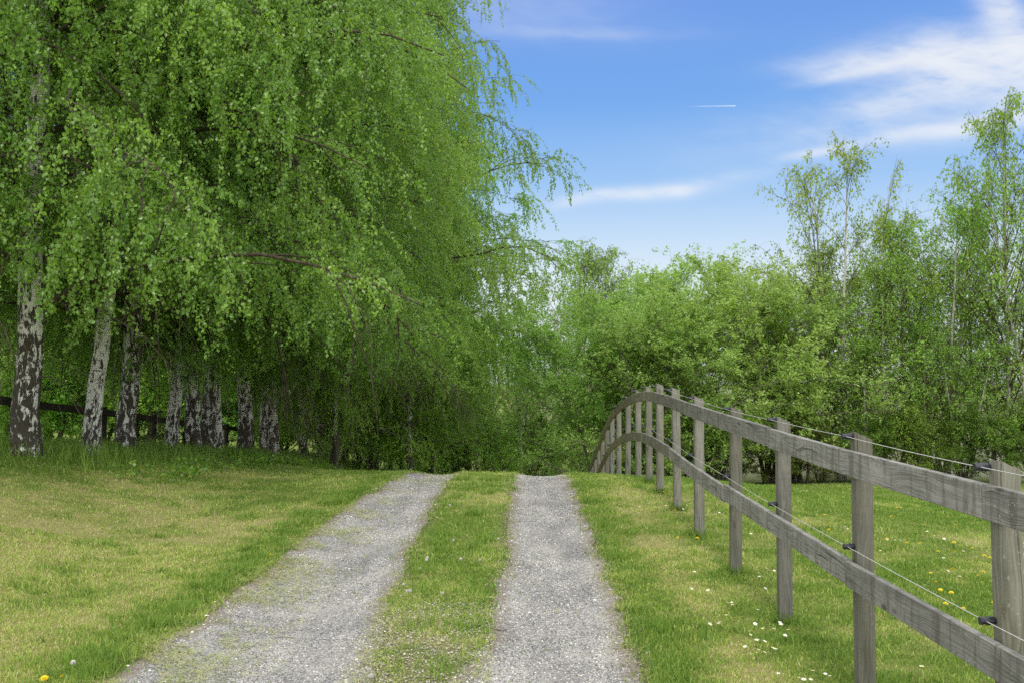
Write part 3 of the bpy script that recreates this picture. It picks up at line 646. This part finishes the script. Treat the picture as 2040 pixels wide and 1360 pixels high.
def tree(kind, seed, Ht, cb, R, nl, nsub, nstr, leaf, lpm, r0, strand=(.4, 1.3), el=(35, 65), droop=(50, 95), up=.8, leafmat=None, bark=None, trunk_top=1.0, stems=1, prof=None):
    """returns an Empty with trunk, branches and crown"""
    r = np.random.default_rng(seed)
    root = bpy.data.objects.new(kind, None)
    mT = 26; parts = []; TP = []
    for s in range(stems):
        zz = np.linspace(0, 1, mT) ** 1.15 * Ht * trunk_top
        wx = np.cumsum(r.normal(0, .012 * Ht / 10, mT)); wy = np.cumsum(r.normal(0, .012 * Ht / 10, mT)); wx -= wx[0]; wy -= wy[0]
        if stems > 1:
            a = s / stems * 6.28 + r.random(); sp = .28 + .25 * r.random(); wx = wx + np.cos(a) * (.08 + sp * zz ** 1.1 * (.30 if kind == 'young_birch' else .55)); wy = wy + np.sin(a) * (.08 + sp * zz ** 1.1 * (.30 if kind == 'young_birch' else .55))
        P = np.stack([wx, wy, zz - .12], -1); TP.append(P)
        rad = r0 * ((1 - zz / (Ht * trunk_top) * .97) ** .85) * (1 + .45 * np.exp(-zz / .28)); 
        v, q = tubes(P[None], rad[None], 14)
        th = np.tile(np.arange(14), mT); v = v + 0
        cen = np.repeat(P, 14, 0); lump = 1 + .09 * np.sin(th * 6.28 / 14 * 3 + r.random() * 6) * np.repeat(np.exp(-zz / .5), 14) + r.normal(0, .018, len(th))
        v = cen + (v - cen) * lump[:, None]; parts.append((v, q))
    TP = np.array(TP)
    tv, tq = join(parts)
    # limbs
    u = (np.arange(nl) + r.random(nl)) / nl; u = u ** .9
    si = r.integers(0, stems, nl); hz = cb + (Ht * .985 - cb) * u
    tt = ((hz / (Ht * trunk_top)).clip(0, 1)) ** (1 / 1.15)
    st = at(TP, si, tt); az = np.arange(nl) * 2.399 + r.normal(0, .4, nl)
    pf = prof(u) if prof else (1 - u) ** .55 * (.80 + .20 * np.minimum(u * 4, 1)) + .10
    Ll = R * pf * (.75 + .45 * r.random(nl)) * 1.25
    elr = np.radians(r.uniform(el[0], el[1], nl)) + u * .25; dr = np.radians(r.uniform(droop[0], droop[1], nl)) * (1 - .35 * u)
    LP, LA = grow(r, st, az, elr, Ll, 9, dr)
    k9 = np.linspace(0, 1, 9)
    lr = (r0 * .24 * (Ll / R) ** 1.1 * (1 - u * .55))[:, None] * (1 - .86 * k9[None]) + .0025
    bparts = [tubes(LP, lr, 6)]
    ns = nl * nsub; i = np.repeat(np.arange(nl), nsub); t2 = .04 + .94 * r.random(ns)
    s2 = at(LP, i, t2); a2 = LA[i, (t2 * 8).astype(int)] + r.choice([-1, 1], ns) * r.uniform(.3, 1.2, ns)
    L2 = Ll[i] * (.52 - .28 * t2) * (.7 + .6 * r.random(ns)); e2 = elr[i] - dr[i] * t2 ** 1.4 + r.normal(.1, .3, ns)
    SP, SA = grow(r, s2, a2, e2, L2, 6, dr[i] * .7, .16)
    bparts.append(tubes(SP, (.0025 + lr[i, 4] * .35)[:, None] * (1 - .75 * np.linspace(0, 1, 6)[None]), 4))
    # strands
    nq = ns * nstr; j = np.repeat(np.arange(ns), nstr); t3 = .1 + .9 * r.random(nq)
    s3 = at(SP, j, t3); a3 = SA[j, (t3 * 5).astype(int)] + r.normal(0, .8, nq)
    L3 = r.uniform(strand[0], strand[1], nq) * (.5 + .5 * (1 - u[i[j]]) ** .4)
    if up >= 0 and kind_droop[kind]: e3 = r.normal(-.1, .35, nq); d3 = np.full(nq, 1.5)
    else: e3 = r.normal(.45, .5, nq); d3 = np.full(nq, .2)
    QP, _ = grow(r, s3, a3, e3, L3, 5, d3, .12, .6)
    floor_ = (1.15 + .4 * r.random()) if kind == 'birch_tree' and cb > 1.75 else .15
    bparts.append(tubes(QP, np.full((nq, 1), .0022) * (1 - .5 * np.linspace(0, 1, 5)[None]), 3))
    bv, bq = join(bparts)
    nlv = np.maximum(1, (L3 * lpm * r.uniform(.5, 1.4, nq)).astype(int)); jj = np.repeat(np.arange(nq), nlv)
    t4 = r.random(len(jj)) ** .8
    if kind_droop[kind]: P4 = at(QP, jj, t4) + r.normal(0, .022, (len(jj), 3))
    else:
        kc = np.arange(len(jj)) // 5 * 5; P4 = at(QP, jj[kc], np.maximum(t4[kc], .3)) + r.normal(0, .035, (len(jj), 3))
    ltone = r.random(nl); stone_ = r.random(nq); strand_tone = np.clip(.30 * ltone[i[j[jj]]] + .30 * stone_[jj] + .45 * r.random(len(jj)) - .02, 0, 1)
    kp = P4[:, 2] > floor_ + (.8 * vnoise(P4[:, 0], P4[:, 1], 1.6, seed) if floor_ > 1 else 0)
    P4 = P4[kp]; strand_tone = strand_tone[kp]
    cv, cq = leaves(r, P4, leaf, .9 if kind_droop[kind] else 0, up)
    me_t = mesh('trunk', tv, tq, bark or M['bark'], smooth=True); me_b = mesh('branches', bv, bq, M['grey_bark'] if kind == 'leafy_tree' else M['twig'], smooth=True)
    me_c = mesh('crown', cv, cq, leafmat or M['birch_leaf'], attrs={'rnd': np.repeat(strand_tone, 4)})
    print(kind, seed, 'leaves', len(P4))
    return root, (('trunk', me_t), ('branches', me_b), ('crown', me_c))
kind_droop = {'birch_tree': True, 'young_birch': True, 'leafy_tree': False, 'shrub': False}
def place(proto, x, y, label, group, cat='tree', s=1.0, rz=0.0, lean=(0, 0), tr=1.0, col=(1, 1, 1), dark=.3, sink=.05, sz=None):
    root, parts = proto
    o = root.copy(); COL.objects.link(o); o.location = (x, y, Hs(x, y) - sink)
    o.rotation_mode = 'ZYX'
    o.rotation_euler = (math.radians(lean[1]), math.radians(lean[0]), rz); o.scale = (s, s, sz or s)
    tag(o, label, cat, group)
    for nm, me in parts:
        c = bpy.data.objects.new(nm, me); COL.objects.link(c); c.parent = o
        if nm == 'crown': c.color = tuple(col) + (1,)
        if nm == 'trunk': c.color = (dark, 0, 0, 1); c.scale = (tr, tr, 1)
    return o
B = [tree('birch_tree', 21 + k, 12.5 + .6 * k, 1.8, 4.0, 66, 8, 10, .045, 62, .145, strand=(.5, 1.5), el=(-2, 48), droop=(50, 100)) for k in range(4)]
BL = [tree('birch_tree', 41 + k, 12.5, 1.4, 3.9, 58, 8, 9, .056, 42, .13, strand=(.5, 1.7), el=(15, 60), prof=lambda u: (1 - u) ** .5 * (.50 + .50 * np.minimum(u * 2.8, 1)) + .14) for k in range(3)]    # foliage down to the ground
LT = [tree('leafy_tree', 61 + k, 6.0, .35, 2.6, 58, 10, 9, .080, 30, .07, strand=(.15, .70), el=(5, 55), droop=(-5, 25), leafmat=M['bright_leaf'], bark=M['grey_bark'], trunk_top=.8, stems=4,
           prof=lambda u: np.sqrt(np.clip(1 - ((u - .38) / .68) ** 2, .05, 1))) for k in range(3)]
YB = [tree('young_birch', 81 + k, 9.3, .7, 3.3, 44, 8, 6, .074, 12, .085, strand=(.2, .9), el=(42, 70), droop=(10, 60), bark=M['pale_bark'], stems=(1, 3, 1)[k]) for k in range(3)]
SH = [tree('shrub', 101 + k, 2.3, .1, 1.25, 44, 8, 7, .058, 36, .03, strand=(.12, .35), el=(20, 70), droop=(-5, 30), leafmat=M['hedge_leaf'], bark=M['twig'], trunk_top=.8, stems=5,
           prof=lambda u: np.sqrt(np.clip(1 - ((u - .35) / .72) ** 2, .05, 1))) for k in range(2)]

G1 = 'birches in the row along the left bank'
def bx(px, d): return (px - 1020) / 2000 * d
row = [ # px, distance, lean, trunk scale, dark, variant, label
 (48, 12.0, (1.5, 0), 1.12, 1.0, 0, 'thick dark barked birch at the left edge, nearest of the row'),
 (183, 13.9, (6, 0), .80, 0.0, 1, 'slender white birch leaning right, second trunk from the left'),
 (253, 15.1, (1, 0), 1.0, 0.9, 2, 'thick mottled birch with a dark base, third trunk from the left'),
 (342, 18.0, (6, 0), .84, -.1, 3, 'smooth pale birch leaning right behind its neighbours, fourth from the left'),
 (388, 18.4, (-3, 0), 1.0, 0.8, 0, 'black and white birch leaning left, just right of the smooth pale one'),
 (412, 19.4, (2.5, 1), 1.0, 1.0, 1, 'dark stem of the close pair of birches in the middle of the row'),
 (434, 19.6, (-2, 0), .95, 0.2, 2, 'bright white stem of the close pair of birches in the middle of the row'),
 (487, 21.7, (-2, 0), 1.15, 0.9, 3, 'single birch with diamond shaped black marks, right of the close pair'),
 (526, 23.8, (0, 0), .72, 0.5, 1, 'thin mottled birch touching the left of the whiter double trunk'),
 (545, 24.3, (-1, 0), 1.15, 0.3, 2, 'stout whitish birch right of the thin mottled one'),
 (606, 27.6, (0, 0), .95, 0.2, 0, 'greyish birch half hidden by hanging leaves beyond the stout whitish one'),
 (641, 30.0, (-3, 0), .95, 0.7, 3, 'brownish birch leaning left among hanging leaves'),
 (688, 33.5, (3, 0), .9, 1.8, 1, 'dark forked looking birch before the lawn dips away'),
 (722, 37.5, (0, 0), .9, 0.3, 2, 'thin pale birch where the lawn dips away'),
 (748, 41.0, (0, 0), 1.1, 0.5, 0, 'far birch in the row just left of the left wheel track')]
for k, (px, d, lean, tr, dk, vi, lab) in enumerate(row):
    proto = B[vi] if d < 26 else BL[vi % 3]
    place(proto, bx(px, d), d, lab, G1, s=1.0, rz=0 if lean[0] > 3 or lean[0] < -2 else k * 2.1, lean=lean, tr=tr, dark=dk, col=(1, 1, 1) if k % 3 else (1.12, 1.06, 1))
place(B[3], -7.4, 10.9, 'birch just outside the left border, its hanging leaves filling the upper left corner', G1, rz=2.6)
G2 = 'drooping birches beside the track beyond the rise'
for k, (x, y, s, sz, c, lab) in enumerate([
  (-3.0, 29.5, 1.05, 1.24, (1.15, 1.05, 1), 'tall drooping birch with long branches reaching over the track against the sky'),
  (-4.3, 24.6, .82, 1.08, (1.2, 1.1, 1), 'light green drooping birch rising above the brow of the lawn'),
  (-2.7, 33.5, 1.08, 1.04, (1.1, 1.15, 1), 'darker green birch with low arching branches over the track'),
  (-4.4, 40.0, 1.0, 1.0, (1, 1, 1), 'drooping birch farther down the left side of the track'),
  (-4.8, 47.0, .95, .85, (1.2, 1.2, 1.1), 'distant drooping birch near the end of the left row'),
  (-4.9, 27.5, .78, .52, (1.25, 1.12, 1), 'low drooping birch filling the gap under the row where the lawn ends'),
  (-4.5, 32.0, .80, .60, (1.15, 1.1, 1), 'small weeping birch with leaves down to the grass, left of the left wheel track'),
  (-5.0, 36.5, .85, .62, (1.25, 1.15, 1), 'small light green weeping birch just over the brow'),
  (-5.2, 43.0, .85, .60, (1.2, 1.15, 1.05), 'low weeping birch at the left side of the track gap'),
  (-4.6, 57.0, .90, .75, (1.15, 1.1, 1.1), 'farthest drooping birch at the end of the left row')]):
    place(BL[k % 3], x, y, lab, G2, s=s, sz=sz, rz=k * 1.7 + .4, col=c, dark=2.2, tr=.75)
for k, (x, y) in enumerate([(-4.4, 44), (-2.9, 47.5), (-1.4, 45.5), (.1, 49), (1.5, 46), (-5.6, 38)]):
    place(SH[k % 2], x, y, ['leafy bush low on the left of the track gap', 'second bush from the left beyond the crest of the drive', 'bush showing just over the crest above the left wheel track',
          'bush showing over the crest at the middle grass strip', 'bush showing over the crest above the right wheel track', 'bush in deep shade under the far end of the birch row'][k],
          'bushes closing the view beyond the crest', 'bush', s=1.15 + .3 * rng.random(), rz=k * 1.7, col=(1.7, 1.8, 1.3))
G3 = 'yellow green trees behind the paddock fence'
for k, (x, y, s, c, lab) in enumerate([
  (2.7, 30.5, .86, (1.0, 1.1, 1), 'round green tree directly behind the far end of the fence'),
  (4.0, 29.0, .80, (1, 1, 1), 'bright yellow green tree right of the track gap'),
  (6.0, 29.5, .90, (1.1, 1.05, 1), 'yellow green tree behind the highest fence posts'),
  (7.9, 31.0, 1.0, (1.05, 1.0, 1), 'tallest rounded yellow green tree with a fresh light crown'),
  (9.0, 32.0, .80, (.9, .95, 1), 'rounded green tree next to the slim birches'),
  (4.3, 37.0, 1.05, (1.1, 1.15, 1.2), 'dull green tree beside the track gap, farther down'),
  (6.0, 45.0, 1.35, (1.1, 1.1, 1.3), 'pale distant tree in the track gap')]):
    place(LT[k % 3], x, y, lab, G3, s=s, rz=k * 1.3, col=c)
G4 = 'slim sparse birches behind the paddock'
for k, (px, d, s, sz, c, lab) in enumerate([
  (1640, 33, .85, .80, (1.45, 1.17, 1), 'slim birch at the left of the sparse group, lower than the next'),
  (1672, 32, 1.0, 1.09, (1.45, 1.10, 1), 'tall slim birch with a pale trunk and tip bending right'),
  (1760, 31, .95, .72, (1.30, 1.23, 1), 'short slim birch with bushy lower leaves'),
  (1795, 33, 1.05, .88, (1.30, 1.23, 1), 'birch with many spreading bare limbs in the middle of the group'),
  (1880, 32, 1.05, .90, (1.16, 1.23, 1), 'denser green birch right of the spreading one'),
  (1935, 34, 1.0, .95, (1.23, 1.23, 1), 'slim birch second from the right edge'),
  (2005, 31, 1.1, 1.22, (1.23, 1.10, 1), 'tallest slim birch near the right edge of the picture'),
  (2075, 30, 1.0, 1.0, (1.23, 1.17, 1), 'slim birch at the right border, mostly cut off'),
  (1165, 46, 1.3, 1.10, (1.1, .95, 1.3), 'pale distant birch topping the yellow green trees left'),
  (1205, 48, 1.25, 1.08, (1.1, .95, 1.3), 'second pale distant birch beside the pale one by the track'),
  (1580, 32, .60, .50, (1.1, 1.0, 1), 'small leafy birch sapling at the right end of the yellow green trees'),
  (1722, 30.5, .62, .46, (1.23, 1.23, 1), 'low birch sapling between the tall bent birch and the bushy short one'),
  (1842, 30.7, .62, .52, (1.23, 1.23, 1), 'low birch sapling in front of the middle birches'),
  (1915, 30.5, .60, .45, (1.30, 1.30, 1), 'low green birch sapling beneath the second birch from the right'),
  (1975, 31.5, .72, .60, (1.23, 1.23, 1), 'half grown birch just left of the tallest one'),
  (1710, 35.5, 1.0, .74, (1.30, 1.17, 1), 'thin birch behind and right of the tall bent birch'),
  (1855, 36, 1.05, .86, (1.23, 1.17, 1), 'thin birch at the back between the middle birches'),
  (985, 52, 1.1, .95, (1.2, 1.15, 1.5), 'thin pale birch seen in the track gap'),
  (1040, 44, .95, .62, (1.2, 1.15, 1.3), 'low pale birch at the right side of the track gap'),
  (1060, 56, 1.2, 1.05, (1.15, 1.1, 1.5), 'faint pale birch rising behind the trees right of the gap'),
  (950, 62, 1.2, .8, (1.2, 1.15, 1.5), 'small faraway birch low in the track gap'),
  ]):
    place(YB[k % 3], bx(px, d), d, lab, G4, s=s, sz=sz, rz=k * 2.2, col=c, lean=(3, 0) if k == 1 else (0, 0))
G5 = 'shrubs along the far side of the paddock'
marks = ['left end', 'second', 'third', 'fourth', 'fifth', 'sixth', 'seventh', 'eighth', 'ninth', 'tenth', 'eleventh', 'twelfth', 'thirteenth', 'fourteenth']
for k in range(14):
    x = 3.9 + .95 * k + rng.normal(0, .15); y = 30.0 + rng.normal(0, .35)
    brown = k in (3, 4, 5, 6)
    place(SH[k % 2], x, y, (f'low brownish hedge shrub, {marks[k]} along the paddock edge' if brown else f'dark green shrub, {marks[k]} along the paddock edge'), G5, 'shrub',
          s=.66 + .2 * rng.random() - (.1 if brown else 0), rz=k * 1.9, col=(1.9, 1.35, 1.6) if brown else (1.6 + .4 * rng.random(), 1.7, 1.3))
G6 = 'green thicket behind the birch row'
spots = [(-17.0, 29), (-21.5, 33), (-18.5, 34), (-15.4, 33.5), (-12.8, 34.5), (-10.6, 36.5), (-24, 36), (-20, 40), (-16.5, 40), (-13.5, 41), (-9.6, 42), (-8.6, 47), (-11.0, 48), (-7.5, 54)]
names6 = ['nearest', 'second nearest', 'third', 'fourth', 'fifth', 'sixth', 'seventh', 'eighth', 'ninth', 'tenth', 'eleventh', 'twelfth', 'thirteenth', 'farthest']
for k, (x, y) in enumerate(spots):
    place(LT[k % 3], x, y, f'leafy green tree in the thicket behind the birches, {names6[k]} from the viewer', G6, s=1.15 + .3 * rng.random(), rz=k * 1.1, col=(1.25, 1.45, 1.1) if k % 2 else (1.5, 1.5, 1.2))
for k in range(6):
    x = -10.8 - .8 * rng.random() - .5 * k; y = 15.5 + 2.6 * k
    place(SH[k % 2], x, y, f'low green bush behind the old rail fence, {marks[k] if k else "nearest one"}', 'bushes behind the old rail fence', 'bush', s=.55 + .25 * rng.random(), rz=k * 2.3, col=(2.0, 2.2, 1.3))

# ------------------------------------------------------------------ flowers
def ring_petals(n, r0, r1, wd, z, dz, off):
    a = np.arange(n) / n * 2 * np.pi + off; V_, F_ = [], []
    for k, t_ in enumerate(a):
        c = np.array([math.cos(t_), math.sin(t_), 0]); s = np.array([-c[1], c[0], 0]); b = len(V_)
        V_ += [c * r0 - s * wd * .3 + [0, 0, z], c * (r0 + r1) / 2 - s * wd / 2 + [0, 0, z + dz * .6], c * r1 + [0, 0, z + dz], c * (r0 + r1) / 2 + s * wd / 2 + [0, 0, z + dz * .6], c * r0 + s * wd * .3 + [0, 0, z]]
        F_.append([b, b + 1, b + 2, b + 3, b + 4])
    return np.array(V_), np.array(F_)
def dome(r, h, z, n=8):
    P = np.array([[[0, 0, z - .002], [0, 0, z], [0, 0, z + h * .7], [0, 0, z + h], [0, 0, z + h + .0002]]]); return tubes(P, np.array([[r * .7, r, r * .75, r * .3, .0001]]), n)
def stem(z): 
    P = np.array([[[0, 0, -.01], [.003, 0, z / 2], [0, 0, z]]]); return tubes(P, np.full((1, 3), .0012), 4)
def flower(name, label, cat, group, comps):
    root = bpy.data.objects.new(name, None); tag(root, label, cat, group)
    return root, [(nm, mesh(nm, v, f, mt)) for nm, v, f, mt in comps]
def put(proto, x, y, label, s=1.0):
    r_, ps = proto; o = r_.copy(); COL.objects.link(o); o.location = (x, y, Hs(x, y)); o.rotation_euler = (rng.normal(0, .2), rng.normal(0, .2), rng.random() * 6); o.scale = (s, s, s); o['label'] = label
    for nm, me in ps: c = bpy.data.objects.new(nm, me); COL.objects.link(c); c.parent = o
v1, f1 = ring_petals(13, .003, .0125, .0042, .045, .002, 0); v2, q2 = dome(.0042, .003, .045); v3, q3 = stem(.045)
daisy = flower('daisy', '', 'daisy', 'white daisies in the grass', [('petals', v1, f1, M['petal']), ('centre', v2, q2, M['yellow']), ('stem', v3, q3, M['stem'])])
pv, pf = [], []; o_ = 0
for rr, zz, n_ in ((.021, .050, 18), (.017, .054, 15), (.012, .057, 12), (.007, .059, 8)):
    v, f = ring_petals(n_, .002, rr, .005, zz, .003, zz * 100); pv.append(v); pf.append(f + o_); o_ += len(v)
v3, q3 = stem(.052)
dande = flower('dandelion', '', 'dandelion', 'yellow dandelions in the grass', [('flower_head', np.concatenate(pv), np.concatenate(pf), M['yellow']), ('stem', v3, q3, M['stem'])])
nn = 150; dd = rng.normal(0, 1, (nn, 3)); dd /= np.linalg.norm(dd, axis=1, keepdims=True); c0 = np.array([0, 0, .075])
P = np.stack([c0 + dd * .003, c0 + dd * .012, c0 + dd * .0155, c0 + dd * .0158], 1); v, q = tubes(P, np.tile([[.0004, .0004, .0028, .0002]], (nn, 1)), 4); v3, q3 = stem(.075)
clock = flower('dandelion_clock', '', 'seed head', 'dandelion seed heads by the track', [('seed_head', v, q, M['fluff']), ('stem', v3, q3, M['stem'])])
D_lab = 'small white daisy in the grass near the paddock fence'
dz_px = [(1490, 1262), (1500, 1240), (1437, 1237), (1430, 1242), (1505, 1296), (1518, 1297), (1512, 1302), (1535, 1289), (1542, 1292), (1487, 1288), (1508, 1277), (1518, 1278), (1524, 1249), (1538, 1250), (1556, 1244), (1560, 1263), (1571, 1267), (1576, 1257), (1551, 1239), (1405, 1240), (1427, 1234), (1448, 1225), (1370, 1214), (1459, 1199), (1464, 1204), (1448, 1202), (1412, 1175), (1373, 1171), (1366, 1154), (1382, 1139), (1432, 1108), (1437, 1107), (1478, 1122), (1507, 1215), (1514, 1149), (1540, 1134), (1521, 1130), (1590, 1353), (1600, 1355), (1612, 1350), (1619, 1338), (1643, 1339), (1655, 1344), (1550, 1340), (1330, 1008), (1342, 1010), (1315, 988), (1322, 990), (1298, 985), (1262, 982), (1290, 1003), (1305, 1012), (1360, 1012), (1368, 1006), (1372, 1010), (1345, 1005), (1416, 1022), (1424, 1024), (1432, 1020), (1440, 1026), (1303, 975), (1276, 1010), (1660, 1100), (1690, 1085), (1700, 1092), (1665, 1050), (1686, 1048), (1692, 1052), (1860, 1067), (1878, 1072), (1850, 1060), (1915, 1098), (1880, 1112), (1912, 1150), (1770, 1075), (1784, 1078), (1790, 1074), (1795, 1080), (1755, 1096), (1758, 1104), (1944, 1073), (1845, 1165), (1885, 1136), (1595, 979), (1600, 976), (1605, 978), (1680, 990), (1540, 1005), (1575, 1010), (1620, 1152), (1605, 1148), (1520, 1170), (1530, 1185), (1635, 1180), (1525, 1133), (1670, 1225), (1835, 1330), (1890, 1290), (1775, 1165), (1810, 1120), (1945, 1110), (1985, 1060), (1560, 1060), (1495, 1065), (1480, 1020), (1510, 1040), (1625, 1020), (1655, 1015), (1720, 1000), (1790, 1010), (1900, 1010), (1840, 1040)]
for px, py in dz_px:
    x, y = ground_at(px, py, .045); put(daisy, x, y, D_lab, .8 + .35 * rng.random() + y * .015)
for px, py in [(1322, 978), (1331, 980), (1355, 1005), (1344, 1013), (1630, 1023), (1642, 1024), (1656, 1054), (1652, 1040), (1885, 1027), (1900, 1042), (1900, 1080), (1868, 1095), (1780, 1026), (1790, 1010), (1838, 1080), (1804, 1080), (1899, 1132), (1961, 1139), (1952, 1146), (1854, 1137), (1865, 1157), (1872, 1170), (1896, 1178), (1882, 1200), (1920, 1210), (1980, 1197), (1962, 1105), (1942, 1091), (1972, 1107), (1898, 1095), (1766, 1070), (1772, 975), (1353, 1067), (1387, 1071)]:
    x, y = ground_at(px, py, .055); put(dande, x, y, 'yellow dandelion flower in the green paddock grass', .8 + .3 * rng.random())
x, y = ground_at(93, 1351, .055); put(dande, x, y, 'large yellow dandelion in the bottom left corner of the lawn', 1.15)
x, y = ground_at(124, 1335, .055); put(dande, x, y, 'small half closed orange dandelion beside the large one in the corner', .55)
x, y = ground_at(543, 1102, .055); put(dande, x, y, 'lone yellow dandelion on the left lawn beside the track', .9)
for px, py in [(893, 1003), (903, 1071), (845, 1107), (846, 1110), (838, 1125), (916, 1108), (956, 1109), (882, 1174), (804, 1155), (806, 1172), (812, 1174), (735, 1328), (730, 1340), (716, 1330), (636, 1187), (538, 1184), (562, 1194), (148, 1316), (994, 1068)]:
    x, y = ground_at(px, py, .07); put(clock, x, y, 'white fluffy dandelion seed head on the grass beside the wheel tracks', .6 + .3 * rng.random())
# twigs lying on the track
def twig(px, label, rad=.003):
    P = []
    for a, b in px: x, y = ground_at(a, b); P.append([x, y, Hs(x, y) + .014])
    P = np.array(P); L0 = P[0].copy(); P = (P - L0)[None]; v, q = tubes(P, np.linspace(rad, rad * .45, P.shape[1])[None], 6)
    o = link('twig', mesh('twig', v, q, M['twig'], smooth=True), loc=tuple(L0)); tag(o, label, 'twig')
twig([(943, 1249), (958, 1251), (972, 1254), (985, 1257), (996, 1260), (1003, 1261), (1009, 1257), (1015, 1259)], 'crooked dark twig lying on the right gravel track')
twig([(540, 1276), (563, 1274), (590, 1275)], 'thin dark twig lying on the left gravel track', .002)
twig([(555, 1054), (562, 1058), (566, 1064), (560, 1068)], 'small curved twig on the left lawn', .0025)
# vapour trail
P = np.stack([np.linspace(1370, 1465, 12), np.linspace(212.5, 211.5, 12)], -1)
W = []
for a, b in P:
    dx = (a - 1020) / 2000; dz = (680 - b) / 2000; W.append([dx * 3000, (cp - dz * sp_) * 3000, EYE + (sp_ + dz * cp) * 3000])
W = np.array(W); L0 = W[0].copy()
v, q = tubes((W - L0)[None], np.linspace(.05, .8, 12)[None], 8)
o = link('vapour_trail', mesh('vapour_trail', v, q, M['vapour'], smooth=True), loc=tuple(L0)); tag(o, 'thin white vapour trail of an aircraft in the blue sky', 'vapour trail')
